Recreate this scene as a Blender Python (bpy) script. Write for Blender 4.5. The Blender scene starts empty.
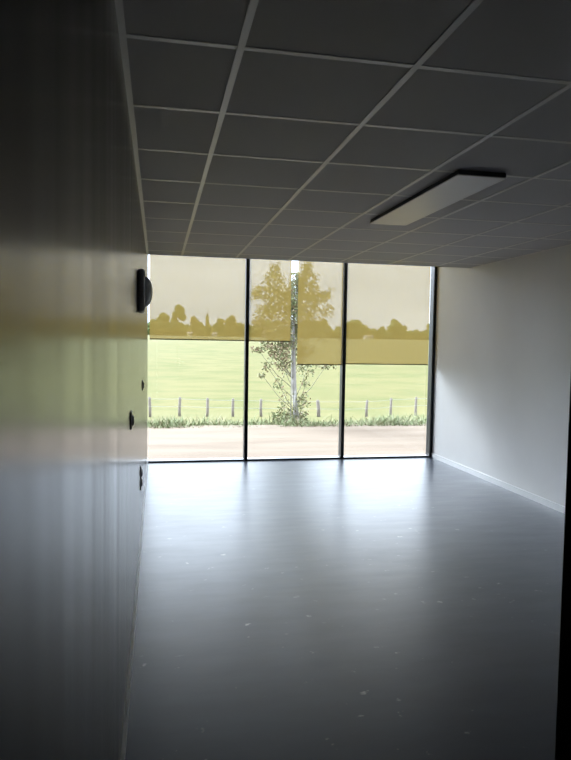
import bpy, bmesh, math, random
from mathutils import Vector, Matrix, noise

random.seed(7)
SC = bpy.context.scene
COL = SC.collection

# ------------------------------------------------------------------ dimensions (metres)
W, H, D, DC = 3.849, 2.4846, 8.227, 7.216      # room width, tile ceiling height, window plane, end of the tile ceiling
A1, B0, T = 0.3803, 2.1143 - 0.6 * 3, 0.6     # ceiling grid offsets and module
SLAB = 2.95
BACK = -0.15
M1, M2 = 1.2562, 2.5616                        # mullion centres

# ------------------------------------------------------------------ materials
def new_mat(name):
    m = bpy.data.materials.new(name); m.use_nodes = True
    nt = m.node_tree; nt.nodes.clear()
    out = nt.nodes.new('ShaderNodeOutputMaterial')
    return m, nt, out

def N(nt, typ, **kw):
    n = nt.nodes.new(typ)
    for k, v in kw.items():
        if k.startswith('i_'):
            n.inputs[k[2:].replace('_', ' ')].default_value = v
        else:
            setattr(n, k, v)
    return n

def coords(nt, scale=(1, 1, 1), kind='Object'):
    tc = nt.nodes.new('ShaderNodeTexCoord'); mp = nt.nodes.new('ShaderNodeMapping')
    mp.inputs['Scale'].default_value = scale
    nt.links.new(tc.outputs[kind], mp.inputs['Vector'])
    return mp.outputs['Vector']

def ramp(nt, fac, stops):
    r = nt.nodes.new('ShaderNodeValToRGB')
    e = r.color_ramp.elements
    while len(e) < len(stops): e.new(0.5)
    for el, (p, c) in zip(e, stops):
        el.position = p
        el.color = (c[0], c[1], c[2], 1) if not isinstance(c, (int, float)) else (c, c, c, 1)
    nt.links.new(fac, r.inputs['Fac'])
    return r.outputs['Color']

def noise_fac(nt, scale, vec_scale=(1, 1, 1), detail=4, rough=.5):
    n = N(nt, 'ShaderNodeTexNoise'); n.inputs['Scale'].default_value = scale
    n.inputs['Detail'].default_value = detail; n.inputs['Roughness'].default_value = rough
    nt.links.new(coords(nt, vec_scale), n.inputs['Vector'])
    return n.outputs['Fac']

def surf(name, col_a, col_b=None, rough=.5, scale=8, vec=(1, 1, 1), spec=.5, metal=0, bump=0, bscale=60,
         bvec=(1, 1, 1), rough_b=None, rscale=3, rvec=(1, 1, 1), lo=.35, hi=.65):
    m, nt, out = new_mat(name)
    b = N(nt, 'ShaderNodeBsdfPrincipled')
    b.inputs['Roughness'].default_value = rough
    b.inputs['Metallic'].default_value = metal
    b.inputs['Specular IOR Level'].default_value = spec
    col_b = col_b or tuple(c * .92 for c in col_a)
    nt.links.new(ramp(nt, noise_fac(nt, scale, vec), [(lo, col_a), (hi, col_b)]), b.inputs['Base Color'])
    if rough_b is not None:
        nt.links.new(ramp(nt, noise_fac(nt, rscale, rvec), [(.3, rough), (.7, rough_b)]), b.inputs['Roughness'])
    if bump:
        bp = N(nt, 'ShaderNodeBump'); bp.inputs['Strength'].default_value = bump
        bp.inputs['Distance'].default_value = .01
        nt.links.new(noise_fac(nt, bscale, bvec), bp.inputs['Height'])
        nt.links.new(bp.outputs['Normal'], b.inputs['Normal'])
    nt.links.new(b.outputs[0], out.inputs[0])
    return m

def floor_mat():
    m, nt, out = new_mat('dark_vinyl_floor')
    b = N(nt, 'ShaderNodeBsdfPrincipled')
    base = ramp(nt, noise_fac(nt, 2.6, (.8, 1.8, 1), 5, .6), [(.25, (.006, .017, .042)), (.75, (.023, .038, .074))])
    # pale scuff marks: thin slivers of a stretched noise, kept only inside a few worn patches
    sc = ramp(nt, noise_fac(nt, 11, (1, 1.3, 1), 3, .55), [(.665, 0.), (.75, 1.)])
    pt = ramp(nt, noise_fac(nt, 1.3, (1, 1, 1), 2, .5), [(.40, 0.), (.55, 1.)])
    mul = N(nt, 'ShaderNodeMath', operation='MULTIPLY')
    nt.links.new(sc, mul.inputs[0]); nt.links.new(pt, mul.inputs[1])
    mx = N(nt, 'ShaderNodeMix', data_type='RGBA')
    nt.links.new(mul.outputs[0], mx.inputs['Factor'])
    nt.links.new(base, mx.inputs['A']); mx.inputs['B'].default_value = (.26, .27, .285, 1)
    nt.links.new(mx.outputs['Result'], b.inputs['Base Color'])
    nt.links.new(ramp(nt, noise_fac(nt, 3.4, (.6, 2.4, 1), 6, .65), [(.30, .285), (.70, .40)]), b.inputs['Roughness'])
    bp = N(nt, 'ShaderNodeBump'); bp.inputs['Strength'].default_value = .035; bp.inputs['Distance'].default_value = .004
    nt.links.new(noise_fac(nt, 16, (.6, 1.4, 1), 2, .5), bp.inputs['Height'])
    nt.links.new(bp.outputs['Normal'], b.inputs['Normal'])
    b.inputs['Specular IOR Level'].default_value = .35
    b.inputs['Specular Tint'].default_value = (.80, .90, 1, 1)
    b.inputs['Coat Weight'].default_value = .9; b.inputs['Coat Roughness'].default_value = .31; b.inputs['Coat IOR'].default_value = 1.36
    nt.links.new(bp.outputs['Normal'], b.inputs['Coat Normal'])
    nt.links.new(b.outputs[0], out.inputs[0])
    return m

def glass_mat():
    m, nt, out = new_mat('window_glass')
    tr = N(nt, 'ShaderNodeBsdfTransparent'); tr.inputs['Color'].default_value = (.95, .97, .96, 1)
    gl = N(nt, 'ShaderNodeBsdfGlossy'); gl.inputs['Roughness'].default_value = .02
    fr = N(nt, 'ShaderNodeFresnel'); fr.inputs['IOR'].default_value = 1.45
    mx = N(nt, 'ShaderNodeMixShader')
    nt.links.new(fr.outputs[0], mx.inputs[0]); nt.links.new(tr.outputs[0], mx.inputs[1]); nt.links.new(gl.outputs[0], mx.inputs[2])
    nt.links.new(mx.outputs[0], out.inputs[0])
    return m

def screen_mat():
    m, nt, out = new_mat('ochre_screen_fabric')
    tr = N(nt, 'ShaderNodeBsdfTransparent'); tr.inputs['Color'].default_value = (.95, .96, 1, 1)
    tl = N(nt, 'ShaderNodeBsdfTranslucent'); tl.inputs['Color'].default_value = (.285, .20, .054, 1)
    df = N(nt, 'ShaderNodeBsdfDiffuse'); df.inputs['Color'].default_value = (.40, .31, .12, 1)
    ad = N(nt, 'ShaderNodeMixShader'); ad.inputs[0].default_value = .25
    nt.links.new(tl.outputs[0], ad.inputs[1]); nt.links.new(df.outputs[0], ad.inputs[2])
    mx = N(nt, 'ShaderNodeMixShader')
    # openness of the weave, slightly uneven along the threads
    op = ramp(nt, noise_fac(nt, 30, (4, 4, .25), 2, .5), [(.3, SCREEN_OPEN * 1.06), (.7, SCREEN_OPEN * .94)])
    nt.links.new(op, mx.inputs[0])
    nt.links.new(ad.outputs[0], mx.inputs[1]); nt.links.new(tr.outputs[0], mx.inputs[2])
    nt.links.new(mx.outputs[0], out.inputs[0])
    return m

SCREEN_OPEN = .175
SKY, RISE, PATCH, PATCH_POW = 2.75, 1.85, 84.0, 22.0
M = {}
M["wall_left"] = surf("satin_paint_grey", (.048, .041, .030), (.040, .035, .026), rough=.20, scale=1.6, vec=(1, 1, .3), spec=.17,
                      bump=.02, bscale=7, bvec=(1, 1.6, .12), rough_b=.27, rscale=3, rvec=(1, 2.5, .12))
M['wall'] = surf('white_wall_paint', (.86, .845, .825), (.83, .815, .795), rough=.5, scale=2, bump=.05, bscale=120)
M['floor'] = floor_mat()
M['tile'] = surf('mineral_ceiling_tile', (.66, .635, .63), (.62, .595, .59), rough=.62, scale=300, spec=.22, bump=.1, bscale=400)
M['grid'] = surf('painted_grid_steel', (.92, .88, .82), (.90, .86, .80), rough=.35, scale=3)
M['white'] = surf('white_gloss_trim', (.84, .84, .83), (.80, .80, .79), rough=.3, scale=3)
M['plaster'] = surf('recess_plaster', (.70, .69, .67), rough=.8, scale=3)
M['anthracite'] = surf('anthracite_aluminium', (.014, .018, .018), (.018, .021, .021), rough=.4, scale=4, spec=.4)
M['sill'] = surf('pale_aluminium_sill', (.78, .80, .82), rough=.3, scale=6, metal=.3)
M['glass'] = glass_mat()
M['screen'] = screen_mat()
M['blind_bar'] = surf('blind_hem_bar', (.16, .12, .035), rough=.5, scale=6)
M['lamp_body'] = surf('luminaire_housing', (.10, .10, .105), rough=.5, scale=5)
M['diffuser'] = surf('opal_diffuser', (.93, .90, .90), (.91, .88, .88), rough=.33, spec=.9, scale=4)
M['plastic_dark'] = surf('dark_grey_plastic', (.74, .745, .76), rough=.4, scale=10)
M['dome'] = surf('smoked_dome', (.70, .72, .72), rough=.35, scale=10)
M['plastic_grey'] = surf('grey_plastic', (.42, .43, .43), rough=.3, scale=12)
M['plastic_white'] = surf('white_plastic', (.70, .70, .70), rough=.3, scale=12)
M['door'] = surf('dark_veneer_door', (.10, .075, .06), (.075, .056, .045), rough=.5, scale=6, vec=(6, 6, .5))
M['steel'] = surf('brushed_steel', (.55, .55, .56), rough=.35, metal=1, scale=20)
M['corridor'] = surf('corridor_paint', (.16, .155, .15), rough=.7, scale=2)
M['sand'] = surf('pale_sand', (.168, .132, .100), (.133, .102, .075), rough=.95, scale=1.1, vec=(.35, 2.2, 1), spec=.1, bump=.5, bscale=6, bvec=(.5, 2, 1), lo=.4, hi=.68)
M['field'] = surf('meadow_grass', (.118, .106, .041), (.086, .089, .029), rough=.95, scale=.8, vec=(.5, 1.2, 1), spec=.1, bump=.4, bscale=3, lo=.40, hi=.64)
M['blade_a'] = surf('verge_grass_green', (.17, .20, .10), rough=.8, scale=4, spec=.15)
M['blade_b'] = surf('verge_grass_straw', (.27, .245, .15), rough=.8, scale=4, spec=.15)
M['post'] = surf('weathered_wood', (.23, .20, .18), (.18, .155, .14), rough=.9, scale=12, vec=(3, 3, .6), spec=.1)
M['wire'] = surf('galvanised_wire', (.35, .36, .34), rough=.5, metal=.6, scale=10)
M['bark'] = surf('pale_bark', (.34, .325, .31), (.24, .225, .21), rough=.9, scale=14, vec=(1, 1, .4), spec=.1)
M['twig'] = surf('twig_bark', (.22, .20, .165), rough=.9, scale=10, spec=.1)
M['stake'] = surf('pale_stake', (.34, .33, .31), rough=.7, scale=8)
M['leaf_a'] = surf('leaf_olive', (.19, .19, .095), rough=.7, scale=9, spec=.2)
M['leaf_b'] = surf('leaf_green', (.20, .225, .11), rough=.7, scale=9, spec=.2)
M['leaf_c'] = surf('leaf_brown', (.25, .185, .115), rough=.7, scale=9, spec=.2)
M['far_tree'] = surf('distant_foliage', (.075, .10, .035), (.055, .075, .025), rough=.95, scale=.6, spec=.1)
M['far_tree_brown'] = surf('distant_autumn_foliage', (.12, .105, .04), (.09, .085, .03), rough=.95, scale=.6, spec=.1)
M['shed_wall'] = surf('pale_shed_wall', (.30, .29, .265), rough=.9, scale=1)
M['shed_roof'] = surf('shed_roof', (.20, .16, .13), rough=.9, scale=1)

# ------------------------------------------------------------------ mesh helpers
def box(bm, x0, x1, y0, y1, z0, z1, bev=0, mi=0):
    r = bmesh.ops.create_cube(bm, size=1)
    vs = r['verts']
    bmesh.ops.transform(bm, matrix=Matrix.Translation(((x0 + x1) / 2, (y0 + y1) / 2, (z0 + z1) / 2)) @
                        Matrix.Diagonal((x1 - x0, y1 - y0, z1 - z0, 1)), verts=vs)
    fs = list({f for v in vs for f in v.link_faces})
    for f in fs: f.material_index = mi
    if bev:
        es = list({e for v in vs for e in v.link_edges})
        bmesh.ops.bevel(bm, geom=es, offset=bev, segments=2, affect='EDGES', profile=.5)

def tube(bm, pts, radii, seg=8, mi=0, cap=True):
    rings = []
    for i, p in enumerate(pts):
        p = Vector(p)
        a = Vector(pts[max(i - 1, 0)]); c = Vector(pts[min(i + 1, len(pts) - 1)])
        t = (c - a).normalized()
        u = t.cross(Vector((0, 1, 0)) if abs(t.y) < .9 else Vector((1, 0, 0))).normalized()
        v = t.cross(u)
        r = radii[i] if isinstance(radii, (list, tuple)) else radii
        rings.append([bm.verts.new(p + (u * math.cos(k * math.tau / seg) + v * math.sin(k * math.tau / seg)) * r) for k in range(seg)])
    for a, b in zip(rings, rings[1:]):
        for k in range(seg):
            f = bm.faces.new((a[k], a[(k + 1) % seg], b[(k + 1) % seg], b[k])); f.material_index = mi; f.smooth = True
    if cap:
        bm.faces.new(rings[0][::-1]).material_index = mi
        bm.faces.new(rings[-1]).material_index = mi

def lathe_x(bm, prof, cx, cy, cz, seg=28):
    """profile (r, x) turned about an axis along X"""
    rings = []
    for r, x in prof:
        if r < 1e-6: rings.append([bm.verts.new((cx + x, cy, cz))])
        else: rings.append([bm.verts.new((cx + x, cy + r * math.cos(k * math.tau / seg), cz + r * math.sin(k * math.tau / seg))) for k in range(seg)])
    for a, b in zip(rings, rings[1:]):
        for k in range(seg):
            q = [a[k % len(a)], a[(k + 1) % len(a)], b[(k + 1) % len(b)], b[k % len(b)]]
            q = list(dict.fromkeys(q))
            if len(q) > 2:
                f = bm.faces.new(q); f.smooth = True

def obj(name, bm, mats, parent=None, origin=None):
    bmesh.ops.recalc_face_normals(bm, faces=bm.faces[:])
    me = bpy.data.meshes.new(name)
    if origin is not None:
        bmesh.ops.translate(bm, vec=-Vector(origin), verts=bm.verts[:])
    bm.to_mesh(me); bm.free()
    for m in (mats if isinstance(mats, (list, tuple)) else [mats]): me.materials.append(m)
    o = bpy.data.objects.new(name, me); COL.objects.link(o)
    if origin is not None: o.location = origin
    if parent is not None:
        o.parent = parent
        o.matrix_parent_inverse = Matrix.Identity(4)
        if origin is None: o.location = -parent.location      # shapes are given in world coordinates
        else: o.location = Vector(origin) - parent.location
    return o

def tag(o, label, cat, group=None, kind=None):
    o['label'] = label; o['category'] = cat
    if group: o['group'] = group
    if kind: o['kind'] = kind
    return o

def thing(name, loc, label, cat, group=None, kind=None):
    o = bpy.data.objects.new(name, None); COL.objects.link(o)
    o.location = loc; o.empty_display_size = .1
    return tag(o, label, cat, group, kind)

def B(): return bmesh.new()

# ------------------------------------------------------------------ the room shell
bm = B(); box(bm, -.2, W + .2, BACK - .1, D, -.2, 0)
tag(obj('floor', bm, M['floor']), 'dark blue-grey sheet vinyl floor with pale scuffs', 'floor', kind='structure')

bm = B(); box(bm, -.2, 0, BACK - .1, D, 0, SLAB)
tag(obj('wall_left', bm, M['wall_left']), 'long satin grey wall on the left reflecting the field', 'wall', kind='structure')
bm = B(); box(bm, W, W + .2, BACK - .1, D + .12, 0, SLAB)
tag(obj('wall_right', bm, M['wall']), 'plain white wall on the right', 'wall', kind='structure')
DX0, DX1, DH = .10, 1.055, 2.06
bm = B()
box(bm, 0, DX0, BACK - .1, BACK, 0, SLAB); box(bm, DX1, W, BACK - .1, BACK, 0, SLAB); box(bm, DX0, DX1, BACK - .1, BACK, DH, SLAB)
tag(obj('wall_back', bm, M['corridor']), 'dull wall with the doorway behind the viewer', 'wall', kind='structure')
# dim corridor beyond the doorway
bm = B()
cy0, cy1, cx0, cx1 = BACK - 1.7, BACK - .1, -.6, 1.9
box(bm, cx0, cx1, cy0 - .1, cy0, 0, 2.5); box(bm, cx0 - .1, cx0, cy0 - .1, cy1, 0, 2.5); box(bm, cx1, cx1 + .1, cy0 - .1, cy1, 0, 2.5)
box(bm, cx0 - .1, cx1 + .1, cy0 - .1, cy1, 2.5, 2.6); box(bm, cx0 - .1, cx1 + .1, cy0 - .1, cy1, -.2, 0)
box(bm, cx0 - .1, 0, cy1 - .06, cy1, 0, 2.5)
tag(obj('wall_corridor', bm, M['corridor']), 'unlit corridor enclosure behind the doorway', 'wall', kind='structure')

# ceiling: tiles laid in a grid, ending short of the glazing; a plastered recess beyond
ceil = thing('ceiling', (0, 0, H), 'suspended tile ceiling with pale metal grid', 'ceiling', kind='structure')
xs = [0.0] + [A1 + T * k for k in range(6)] + [W]
ys = [BACK] + [B0 + T * k for k in range(40) if BACK + .05 < B0 + T * k < DC - .02] + [DC]
bm = B()
for i in range(len(xs) - 1):
    for j in range(len(ys) - 1):
        box(bm, xs[i] + .002, xs[i + 1] - .002, ys[j] + .002, ys[j + 1] - .002, H + .002, H + .022)
obj('ceiling_tiles', bm, M['tile'], ceil)
bm = B(); g = .012
for x in xs[1:-1]: box(bm, x - g, x + g, BACK, DC, H - .001, H + .03)
for y in ys[1:-1]:
    for a, b in zip(xs[:-1], xs[1:]): box(bm, a + g if a else 0, b - g if b < W else b, y - g, y + g, H, H + .03)
box(bm, 0, .022, BACK, DC, H - .002, H + .03); box(bm, W - .022, W, BACK, DC, H - .002, H + .03)
box(bm, 0, W, BACK, BACK + .022, H - .002, H + .03)
obj('ceiling_grid', bm, M['grid'], ceil)
bm = B(); box(bm, 0, W, DC, DC + .015, H - .003, SLAB)
box(bm, -.2, W + .2, BACK - .1, D + .15, SLAB, SLAB + .2)
obj('recess_board', bm, M['plaster'], ceil)

def baseboard(name, x0, x1, y0, y1, label):
    bm = B(); box(bm, x0, x1, y0, y1, 0, .062); 
    o = obj(name, bm, M['white'])
    tag(o, label, 'baseboard', kind='structure')
baseboard('baseboard_left', 0, .012, BACK, D, 'slim white baseboard along the grey wall')
baseboard('baseboard_right', W - .013, W, BACK, D, 'white baseboard along the white wall')

# ------------------------------------------------------------------ glazing
win = thing('window_1', (W / 2, D, 0), 'full-width glazed end wall with dark metal mullions', 'window', kind='structure')
FD = .12
for c in (M1, M2):
    bm = B(); box(bm, c - .022, c + .022, D, D + FD, .0, SLAB, bev=.003); obj('mullion', bm, M['anthracite'], win)
bm = B(); box(bm, W - .040, W, D - .005, D + FD, 0, SLAB, bev=.003); obj('jamb', bm, M['anthracite'], win)
bm = B(); box(bm, -.11, -.05, D, D + FD, 0, SLAB, bev=.003); obj('jamb', bm, M['anthracite'], win)
bm = B(); box(bm, .014, W - .04, D - .004, D + .012, 0, .020, bev=.003); obj('bottom_rail', bm, M['anthracite'], win)
bm = B(); box(bm, -.05, W - .04, D + .012, D + FD + .03, -.12, .016, bev=.002); obj('sill_plate', bm, M['sill'], win)
bm = B(); box(bm, -.05, W - .04, D + .02, D + FD, 2.87, SLAB); obj('top_rail', bm, M['anthracite'], win)
for a, b in ((-.05, M1 - .019), (M1 + .019, M2 - .019), (M2 + .019, W - .04)):
    bm = B(); box(bm, a, b, D + .092, D + .100, .012, 2.875); obj('glass_pane', bm, M['glass'], win)

# roller blinds between the mullions
def blind(x0, x1, zb, label):
    y = D + .060
    t = thing('roller_blind', ((x0 + x1) / 2, y, zb), label, 'blind', 'ochre roller blinds')
    n = 2
    bm = B(); bm.faces.new([bm.verts.new(c) for c in ((x0, y, zb + .008), (x1, y, zb + .008), (x1, y, 2.79), (x0, y, 2.79))]); fb = obj('fabric', bm, M['screen'], t)
    bm = B(); box(bm, x0, x1, y - .005, y + .005, zb, zb + .014, bev=.002); hb = obj('hem_bar', bm, M['blind_bar']); hb.parent = fb
    bm = B(); tube(bm, [(x0, y, 2.81), (x1, y, 2.81)], .022, 20); obj('roller', bm, M['sill'], t)
    for xx in (x0, x1 - .006):
        bm = B(); box(bm, xx, xx + .006, y - .03, y + .03, 2.78, 2.875); obj('bracket', bm, M['sill'], t)
blind(.022, M1 - .026, 1.559, 'ochre roller blind beside the grey wall, in the left bay')
blind(M1 + .022, 1.836, 1.557, 'narrow ochre roller blind in middle bay, hanging shorter than its neighbour')
blind(1.930, M2 - .022, 1.256, 'narrow ochre roller blind in middle bay, pulled lower than its neighbour')
blind(M2 + .022, W - .070, 1.270, 'wide ochre roller blind beside the white wall, in the right bay')

# ------------------------------------------------------------------ door (opened into the room at the right of the viewer)
hinge = Vector((DX1, BACK, 0)); ang = math.atan2(.65 - BACK, .581 - DX1)
dr = thing('door_1', hinge, 'dark door leaf standing ajar, edge at the right border', 'door', kind='structure')
def dplace(o): o.rotation_euler = (0, 0, ang); o.location = (0, 0, 0)
L = math.hypot(.65 - BACK, .581 - DX1)
bm = B(); box(bm, .012, L, -.04, 0.0, .008, DH - .01, bev=.002)
leaf = obj('door_leaf', bm, M['door']); leaf.parent = dr; dplace(leaf)
for s in (-1, 1):
    bm = B()
    y0 = 0 if s > 0 else -.04
    box(bm, L - .085, L - .045, min(y0, y0 + s * .008), max(y0, y0 + s * .008), .95, 1.15, bev=.002)
    tube(bm, [(L - .065, y0, 1.05), (L - .065, y0 + s * .05, 1.05)], .009, 12)
    tube(bm, [(L - .06, y0 + s * .05, 1.05), (L - .19, y0 + s * .05, 1.05)], .009, 12)
    o = obj('door_handle', bm, M['steel']); o.parent = leaf
bm = B()
box(bm, DX0, DX0 + .0 + .015, BACK - .1, BACK, 0, DH); box(bm, DX1 - .012, DX1, BACK - .1, BACK - .012, 0, DH)
box(bm, DX0 + .015, DX1 - .012, BACK - .1, BACK, DH - .004, DH)
o = obj('door_frame', bm, M['white'], dr)

# ------------------------------------------------------------------ things on walls and ceiling
lt = thing('ceiling_light', (1.845, 3.99, H), 'long unlit white ceiling light fitting among dark tiles', 'light')
bm = B(); box(bm, 1.704, 1.987, 3.262, 4.716, 2.461, H + .002, bev=.002); obj('housing', bm, M['lamp_body'], lt)
bm = B(); box(bm, 1.701, 1.990, 3.259, 4.719, 2.456, 2.4625, bev=.002); obj('diffuser', bm, M['diffuser'], lt)

# wall fixture: rounded base with a shallow dome, cone flank towards the dome
fx = thing('wall_fixture', (0, 4.125, 1.845), 'dark grey dome-fronted fixture high on the grey wall', 'wall fixture')
bm = B(); box(bm, -.001, .045, 4.000, 4.250, 1.714, 1.976, bev=.018); obj('base', bm, M['plastic_dark'], fx)
bm = B(); lathe_x(bm, [(.098, .040), (.095, .050), (.086, .063), (.070, .076), (.046, .085), (.022, .089), (0, .090)], 0, 4.125, 1.845)
obj('dome', bm, M['dome'], fx)

def switch(y, z, label, dbl=False):
    t = thing('light_switch' if not dbl else 'wall_socket', (0, y, z), label, 'switch' if not dbl else 'socket', None if dbl else 'light switches on the grey wall')
    if not dbl:
        bm = B(); box(bm, -.001, .009, y - .041, y + .041, z - .041, z + .041, bev=.004); cp = obj('cover_plate', bm, M['plastic_grey'], t)
        bm = B(); box(bm, .006, .017, y - .022, y + .022, z - .024, z + .022, bev=.004); rk = obj('rocker', bm, M['plastic_grey']); rk.parent = cp
    else:
        bm = B(); box(bm, -.001, .010, y - .041, y + .041, z - .088, z + .088, bev=.004); cp = obj('cover_plate', bm, M['plastic_white'], t)
        for dz in (-.036, .036):
            bm = B(); lathe_x(bm, [(.012, .012), (.019, .012), (.022, .018), (.026, .016), (.028, .009)], 0, y, z + dz)
            ot = obj('outlet', bm, M['plastic_white']); ot.parent = cp
switch(3.036, 1.172, 'grey light switch on the grey wall, nearer of the two')
switch(5.34, 1.179, 'small light switch on the grey wall, closer to the window')
switch(4.81, .53, 'double socket low on the grey wall above the baseboard', True)

# ------------------------------------------------------------------ outside: sand yard, verge, field
def profile(y):
    pts = [(12.2, -.11), (13.1, -.20), (14.5, -.37), (18, -.78), (24, -1.26), (27, -1.36), (34, -1.05), (50, .05), (80, 1.5), (120, 2.55), (220, 3.55), (330, 3.9)]
    for (a, za), (b, zb) in zip(pts, pts[1:]):
        if y <= b: return za + (zb - za) * max(0, (y - a)) / (b - a)
    return pts[-1][1]
bm = B(); box(bm, -14, 18, D + .13, 12.6, -.4, -.10)
tag(obj('sand_ground', bm, M['sand']), 'pale bare sand strip just outside the glazing', 'ground', kind='structure')
bm = B()
yv = [12.1, 12.3, 12.5, 12.8, 13.2, 13.8, 14.5, 16, 18, 20, 22, 24, 25.5, 27, 29, 31, 34, 38, 42, 46, 50, 57, 65, 72, 80, 90, 100, 110, 120, 145, 170, 200, 220, 260, 330]
NX = 60
rows = []
for y in yv:
    half = 20 + y * .9
    rows.append([bm.verts.new((half * (2 * i / NX - 1) + 3 + y * .2, y + (.12 * noise.noise(Vector((i * .9, 0, 3))) if y < 12.6 else 0),
                 profile(y) + (0.012 if 12.2 < y < 12.9 else 0) - (.05 if y < 12.2 else 0) +
                 noise.noise(Vector((i * .5, y * .11, 0))) * min(.25, max(0, y - 14) * .006))) for i in range(NX + 1)])
for a, b in zip(rows, rows[1:]):
    for i in range(NX):
        f = bm.faces.new((a[i], a[i + 1], b[i + 1], b[i])); f.smooth = True
tag(obj('field', bm, M['field']), 'bright green meadow rising beyond the fence', 'field', kind='structure')

bm = B()
for k in range(17000):
    x = random.uniform(-3.5, 10); y = 12.22 + abs(random.gauss(0, .75))
    h = random.uniform(.05, .21) * (1 + .8 * noise.noise(Vector((x * 1.3, y, 0)))) * min(1, .3 + (y - 12.2) * 1.6) * (1 + .3 * max(0, y - 13))
    z = profile(y) - .02
    a = random.uniform(0, math.tau); w = random.uniform(.007, .015); l = h * random.uniform(.2, 1.1)
    dx, dy = math.cos(a), math.sin(a)
    p = Vector((x, y, z)); q = p + Vector((dx * l * .4, dy * l * .4, h * .6)); r = p + Vector((dx * l, dy * l, h))
    s = Vector((-dy, dx, 0)) * w
    v = [bm.verts.new(c) for c in (p - s, p + s, q + s * .7, q - s * .7, r)]
    mi = 0 if random.random() < .72 else 1
    bm.faces.new((v[0], v[1], v[2], v[3])).material_index = mi
    bm.faces.new((v[3], v[2], v[4])).material_index = mi
tag(obj('verge_grass', bm, [M['blade_a'], M['blade_b']]), 'rough weedy grass verge edging the sand', 'grass', kind='stuff')

# ------------------------------------------------------------------ fence
posts = [(-0.158, -0.509, 0), (0.948, -0.509, 0), (1.964, -0.547, 0), (2.921, -0.567, 1), (3.99, -0.587, 1), (6.205, -0.629, 2), (8.21, -0.631, 3), (9.203, -0.553, 3), (10.254, -0.514, 3)]
plabel = ['wooden fence post right beside the grey wall end', 'second wooden fence post from the grey wall', 'third wooden fence post from the grey wall',
          'wooden fence post just left of the left mullion', 'lone wooden fence post between left mullion and young tree',
          'crooked wooden fence post between young tree and right mullion', 'first wooden fence post right of the right mullion',
          'middle wooden fence post in the right bay', 'last wooden fence post, nearest the white wall']
tops = []
for i, (x, zt, k) in enumerate(posts):
    zb = profile(24) - .12
    bm = B(); r = .052 if i != 5 else .068
    lean = random.uniform(-.03, .03) if i != 5 else -.05
    wob = random.uniform(-.02, .02)
    tube(bm, [(x - lean, 24, zb), (x - lean * .5 + wob, 24, zb + .4), (x, 24, zt - .03), (x + lean * .1, 24, zt)], [r * 1.05, r, r * .95, r * .7], 9)
    o = obj('fence_post', bm, M['post'], origin=(x, 24, zb))
    tag(o, plabel[i], 'fence post', 'fence posts along the meadow')
    tops.append((x, zt))
for dz, lab in ((.06, 'upper strand of wire strung between the fence posts'), (.34, 'lower strand of wire strung between the fence posts')):
    pts = []
    for (x0, z0), (x1, z1) in zip(tops, tops[1:]):
        for s in range(6):
            u = s / 6; pts.append((x0 + (x1 - x0) * u, 23.93, z0 + (z1 - z0) * u - dz - .05 * u * (1 - u)))
    pts.append((tops[-1][0], 23.93, tops[-1][1] - dz))
    pts = [(tops[0][0] - 3, 23.93, tops[0][1] - dz)] + pts + [(tops[-1][0] + 3, 23.93, tops[-1][1] - dz)]
    bm = B(); tube(bm, pts, .006, 5)
    tag(obj('fence_wire', bm, M['wire']), lab, 'wire', 'fence wires')

# ------------------------------------------------------------------ young tree at the verge
tr = thing('young_tree', (2.98, 13.1, -.20), 'young leafy tree with pale trunk outside the middle bay', 'tree')
trunk = [(2.991, 13.1, -0.244), (2.975, 13.1, 0.129), (2.939, 13.1, 0.492), (2.917, 13.1, 0.959), (2.902, 13.1, 1.581), (2.896, 13.1, 2.203), (2.891, 13.1, 2.774)]
bm = B(); tube(bm, trunk, [.085, .055, .050, .045, .034, .02, .008], 10); obj('trunk', bm, M['bark'], tr)
lobes = [(2.93, 2.75, .16, .26, 1.0), (2.9, 2.25, .2, .3, .9), (2.92, 1.85, .2, .2, .8), (2.3, 1.5, .16, .1, .7), (2.72, 1.52, .2, .12, .8), (2.62, 1.3, .22, .2, .6), (3.22, 1.38, .2, .12, .6), (3.0, .35, .14, .2, .3), (2.75, -.02, .22, .12, .9), (3.05, -.04, .22, .12, .9), (2.506, 3.043, 0.105, 0.147, 1), (2.422, 2.763, 0.231, 0.21, 1), (2.147, 2.556, 0.179, 0.137, 1), (2.601, 2.431, 0.315, 0.294, 1.2), (2.327, 2.172, 0.21, 0.168, 0.9), (2.2, 1.965, 0.168, 0.105, 0.6), (3.171, 3.064, 0.105, 0.189, 1), (3.15, 2.711, 0.231, 0.273, 1.2), (3.076, 2.317, 0.294, 0.252, 1.2), (3.413, 2.494, 0.158, 0.137, 0.7), (3.593, 2.577, 0.126, 0.116, 0.45), (3.572, 2.245, 0.168, 0.137, 0.45), (2.759, 1.996, 0.315, 0.263, 1.0), (3.234, 1.892, 0.273, 0.231, 0.9), (2.495, 1.737, 0.315, 0.168, 0.8), (2.896, 2.462, 0.168, 0.315, 0.9), (2.97, 1.633, 0.263, 0.21, 0.7), (3.498, 1.737, 0.21, 0.168, 0.5), (2.126, 1.405, 0.137, 0.074, 0.8), (2.527, 1.374, 0.21, 0.179, 0.85), (2.685, 1.083, 0.168, 0.252, 0.6), (2.337, 1.042, 0.126, 0.105, 0.35), (3.044, 1.301, 0.126, 0.168, 0.6), (3.234, 0.959, 0.168, 0.147, 0.5), (3.645, 1.073, 0.21, 0.074, 0.7), (2.538, 0.71, 0.105, 0.126, 0.3), (3.15, 0.71, 0.105, 0.105, 0.35), (2.263, 0.855, 0.084, 0.084, 0.3), (2.812, 0.046, 0.189, 0.147, 0.5), (3.086, 0.005, 0.158, 0.137, 0.5), (2.728, 0.337, 0.105, 0.21, 0.25), (3.107, 0.337, 0.105, 0.21, 0.25)]
bb = B(); lf = B()
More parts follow.
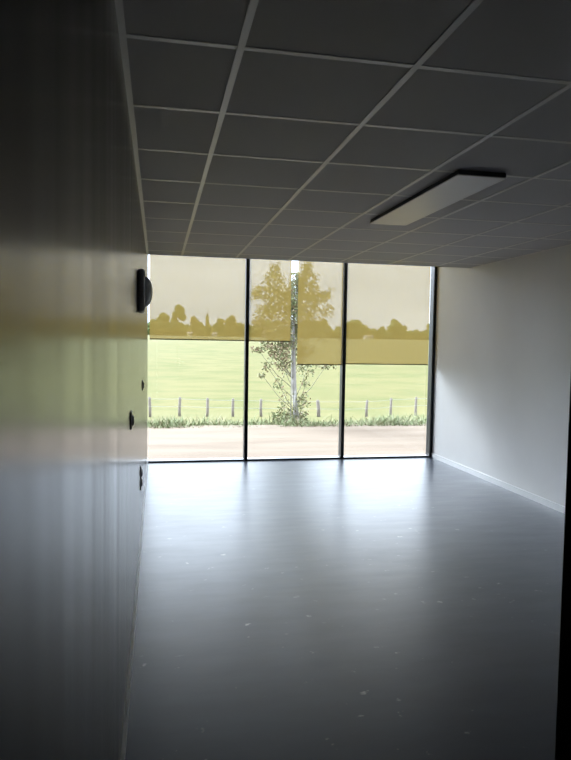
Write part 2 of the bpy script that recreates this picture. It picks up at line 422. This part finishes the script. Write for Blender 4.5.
for (x, z, rx, rz, dn) in lobes:
    yc = 13.1 + random.uniform(-.35, .35)
    z0 = max(.1, z - .35 - abs(x - 2.92) * .6) if z > .5 else -.1
    # the branch leaves the trunk lower down and curves up to the lobe
    tx = 2.92 if z0 > .5 else 2.97
    tube(bb, [(tx, 13.1, z0), (tx + (x - tx) * .5, 13.1 + (yc - 13.1) * .5, z0 + (z - z0) * .4), (x, yc, z), (x + (x - tx) * .15, yc, z + rz * .7)], [.008, .006, .004, .002], 5)
    n = int(dn * 2300 * (rx * rz) ** .8) + 8
    n = int(n * 2.4) if z > 1.5 else int(n * 2.0)
    for k in range(n):
        for _ in range(30):
            p = Vector((random.uniform(-1, 1), random.uniform(-1, 1), random.uniform(-1, 1)))
            if p.length < 1 + .45 * (random.random() < .3): break
        c = Vector((x + p.x * rx, yc + p.y * max(rx, .2), z + p.z * rz))
        if noise.noise(c * 7) < -.22: continue
        s = random.uniform(.015, .031)
        d = Vector((random.gauss(0, 1), random.gauss(0, 1), random.gauss(-.6, .7))).normalized()
        e = d.cross(Vector((random.gauss(0, 1), random.gauss(0, 1), random.gauss(0, 1)))).normalized()
        u = d.cross(e) * s * .25
        v = [lf.verts.new(q) for q in (c - d * s * 1.4, c + e * s * .75 + u, c + d * s * 1.5, c - e * s * .75 + u)]
        rr = random.random()
        lf.faces.new(v).material_index = (2 if rr < .42 else 0 if rr < .75 else 1) if x < 2.87 and .9 < z < 2.0 else (0 if rr < .45 else 1 if rr < .85 else 2)
obj('branches', bb, M['twig'], tr); obj('foliage', lf, [M['leaf_a'], M['leaf_b'], M['leaf_c']], tr)
for x, lab in ((2.842, 'thin pale tree stake, left one of the pair by the trunk'), (2.925, 'thin pale tree stake touching the trunk foot, right of the pair')):
    bm = B(); tube(bm, [(x, 12.98, -.24), (x, 12.98, .55 if x > 2.9 else 1.8)], .010, 8)
    tag(obj('tree_stake', bm, M['stake'], origin=(x, 12.98, -.24)), lab, 'stake', 'tree stakes')

# ------------------------------------------------------------------ distant treeline
far = [(-1.3, 9.01, 2.68), (2.3, 11.28, 3.09), (7.2, 14.88, 3.6), (11.6, 9.94, 2.68), (14.3, 8.39, 2.47), (17.5, 11.79, 0.93), (20.1, 9.83, 2.27), (24.5, 10.97, 3.3), (29.1, 9.01, 2.88), (33.2, 9.52, 3.09), (37.7, 9.94, 3.4), (43.1, 9.73, 3.5), (49.0, 10.25, 3.5), (54.8, 10.04, 3.3), (59.9, 10.86, 3.19), (64.7, 9.94, 3.19), (69.8, 10.55, 3.3), (75.4, 9.32, 3.09), (80.2, 9.42, 3.09), (84.4, 11.28, 3.4), (89.7, 10.66, 3.3), (95.1, 10.45, 3.3)]
ordw = ['first', 'second', 'third', 'fourth', 'fifth', 'sixth', 'seventh', 'eighth', 'ninth', 'tenth', 'eleventh', 'twelfth', 'thirteenth', 'fourteenth', 'fifteenth',
        'sixteenth', 'seventeenth', 'eighteenth', 'nineteenth', 'twentieth', 'twenty-first', 'twenty-second']
for i, (x, zt, r) in enumerate(far):
    y = 220 + (i % 3 - 1) * 10; zb = profile(y)
    h = zt - zb
    kind = 'tallest round dark tree on the horizon' if i == 2 else 'slim poplar-like tree on the horizon' if i == 5 else 'bushy dark tree on the horizon'
    lab = kind + ', behind the left blind' if i in (2, 5) else f'{kind}, {ordw[i]} from the left in the treeline'
    t = thing('distant_tree', (x, y, zb), lab, 'tree', 'trees on the horizon')
    bm = B(); tube(bm, [(x, y, zb - .5), (x, y, zb + h * .5)], [.35, .2], 7); obj('trunk', bm, M['twig'], t)
    bm = B()
    n = 20 if r > 1.5 else 5
    for k in range(n):
        if r < 1.5: px, pz, rr, rz = x + random.uniform(-.15, .15), zb + h * (.2 + .75 * k / n), r * (1 - .12 * k), h * .16
        else:
            a = random.uniform(0, math.tau)
            q = k / (n - 1); pz = zb + h * (.12 + .74 * q); rr = r * random.uniform(.26, .5) * (1.15 - .3 * q); rz = rr * random.uniform(.75, 1)
            px = x + math.cos(a) * r * random.uniform(.25, .72) * (1 - .75 * q ** 3)
            if pz + rz > zt: pz = zt - rz * random.uniform(1, 1.7)
        s = bmesh.ops.create_icosphere(bm, subdivisions=2 if r > 1.5 else 3, radius=1)['verts']
        off = Vector((i * 3.1, k * 1.7, 0)); py = y + (random.uniform(-.5, .5) * r if r > 1.5 else 0)
        for v in s:
            d = 1 + .32 * noise.noise(v.co * 2.2 + off) + .3 * noise.noise(v.co * 7 + off)
            v.co = Vector((px + v.co.x * rr * d, py + v.co.y * rr * d, pz + v.co.z * rz * d))
    for f in bm.faces: f.smooth = True
    obj('crown', bm, M['far_tree_brown'] if i in (3, 7, 12, 17) else M['far_tree'], t)
# scrub hedge that closes the treeline
bm = B()
for k in range(130):
    x = -16 + k * 136 / 130; y = 246 + random.uniform(-2, 2); z = profile(246)
    s = bmesh.ops.create_icosphere(bm, subdivisions=2, radius=1)['verts']
    hh = random.uniform(3.2, 5.2)
    for v in s:
        d = 1 + .3 * noise.noise(v.co * 2 + Vector((k * 2.3, 0, 0)))
        v.co = Vector((x + v.co.x * 1.7 * d, y + v.co.y * 1.5 * d, z + hh * .45 + v.co.z * hh * .6 * d))
tag(obj('distant_hedge', bm, M['far_tree']), 'long dark scrub hedge running below the horizon trees', 'hedge', kind='stuff')
# little pale farm sheds in front of the trees
for (x, w, lab) in ((9.1, 1.3, 'tiny pale farm shed at the foot of the tallest horizon tree'), (16.3, 1.2, 'tiny pale farm shed below the slim poplar-like tree'), (62.7, 2.6, 'pale low farm shed seen through the right blind')):
    y = 186; z = profile(y)
    t = thing('farm_shed', (x, y, z), lab, 'shed', 'farm sheds far away')
    bm = B(); box(bm, x - w / 2, x + w / 2, y - 1.2, y + 1.2, z - .4, z + .8); obj('wall', bm, M['shed_wall'], t)
    bm = B()
    v = [bm.verts.new(c) for c in ((x - w / 2 - .15, y - 1.4, z + .75), (x + w / 2 + .15, y - 1.4, z + .75), (x + w / 2 + .15, y + 1.4, z + .75), (x - w / 2 - .15, y + 1.4, z + .75),
                                   (x - w / 2 - .15, y, z + 1.15), (x + w / 2 + .15, y, z + 1.15))]
    for q in ((0, 1, 5, 4), (2, 3, 4, 5), (0, 4, 3), (1, 2, 5), (3, 2, 1, 0)): bm.faces.new([v[j] for j in q])
    obj('roof', bm, M['shed_roof'], t)

# ------------------------------------------------------------------ overcast sky
wd = bpy.data.worlds.new('overcast_sky'); SC.world = wd; wd.use_nodes = True
nt = wd.node_tree; nt.nodes.clear()
out = nt.nodes.new('ShaderNodeOutputWorld'); bg = nt.nodes.new('ShaderNodeBackground')
tc = nt.nodes.new('ShaderNodeTexCoord'); mp = nt.nodes.new('ShaderNodeMapping'); mp.inputs['Scale'].default_value = (1.2, 1.2, 7)
nz = nt.nodes.new('ShaderNodeTexNoise'); nz.inputs['Scale'].default_value = 2.2; nz.inputs['Detail'].default_value = 5
nt.links.new(tc.outputs['Generated'], mp.inputs[0]); nt.links.new(mp.outputs[0], nz.inputs['Vector'])
cr = ramp(nt, nz.outputs['Fac'], [(.36, (.74, .82, .98)), (.62, (.98, 1.05, 1.19))])
# unseen bright patch, added high in front of the glazing to light the room
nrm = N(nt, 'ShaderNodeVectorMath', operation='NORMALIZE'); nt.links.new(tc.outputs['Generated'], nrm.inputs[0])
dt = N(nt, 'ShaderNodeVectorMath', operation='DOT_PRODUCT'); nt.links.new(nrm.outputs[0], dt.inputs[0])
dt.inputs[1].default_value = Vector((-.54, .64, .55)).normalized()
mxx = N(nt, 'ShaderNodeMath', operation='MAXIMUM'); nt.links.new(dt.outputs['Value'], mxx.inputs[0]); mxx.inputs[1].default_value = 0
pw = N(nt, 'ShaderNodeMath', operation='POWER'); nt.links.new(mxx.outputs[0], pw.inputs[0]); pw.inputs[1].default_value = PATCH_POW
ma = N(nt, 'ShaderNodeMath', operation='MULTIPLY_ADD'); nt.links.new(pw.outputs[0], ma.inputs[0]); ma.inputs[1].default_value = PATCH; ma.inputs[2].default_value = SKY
# an overcast sky is dimmest at the horizon; steep rise added to brighten the floor
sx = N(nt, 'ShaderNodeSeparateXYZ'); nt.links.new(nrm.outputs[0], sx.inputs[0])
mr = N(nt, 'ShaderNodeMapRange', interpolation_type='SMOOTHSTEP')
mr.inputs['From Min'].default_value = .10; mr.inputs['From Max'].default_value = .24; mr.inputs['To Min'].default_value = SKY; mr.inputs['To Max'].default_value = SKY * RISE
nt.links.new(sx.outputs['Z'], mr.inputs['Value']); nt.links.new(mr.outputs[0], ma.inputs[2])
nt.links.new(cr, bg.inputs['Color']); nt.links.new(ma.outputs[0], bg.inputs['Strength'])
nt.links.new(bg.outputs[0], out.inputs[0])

# ------------------------------------------------------------------ camera
f, yaw, pitch, roll = 641.383, .19743758, -.05702456, .01613802
fw = Vector((math.sin(yaw) * math.cos(pitch), math.cos(yaw) * math.cos(pitch), math.sin(pitch)))
r0 = Vector((math.cos(yaw), -math.sin(yaw), 0)); u0 = r0.cross(fw)
r = r0 * math.cos(roll) + u0 * math.sin(roll); u = -r0 * math.sin(roll) + u0 * math.cos(roll)
cd = bpy.data.cameras.new('camera'); cam = bpy.data.objects.new('camera', cd); COL.objects.link(cam)
cd.sensor_fit = 'HORIZONTAL'; cd.sensor_width = 36; cd.lens = 36 * f / 571; cd.clip_start = .02; cd.clip_end = 1000
mw = Matrix((r, u, -fw)).transposed().to_4x4(); mw.translation = (.1219, 0, 1.5377)
cam.matrix_world = mw
SC.camera = cam

SC.view_settings.view_transform = 'Standard'; SC.view_settings.look = 'None'
SC.view_settings.exposure = 0; SC.view_settings.gamma = 1; SC.view_settings.use_curve_mapping = False
SC.cycles.use_denoising = True
SC.cycles.max_bounces = 14; SC.cycles.diffuse_bounces = 8; SC.cycles.transparent_max_bounces = 16
SC.cycles.sample_clamp_indirect = 8
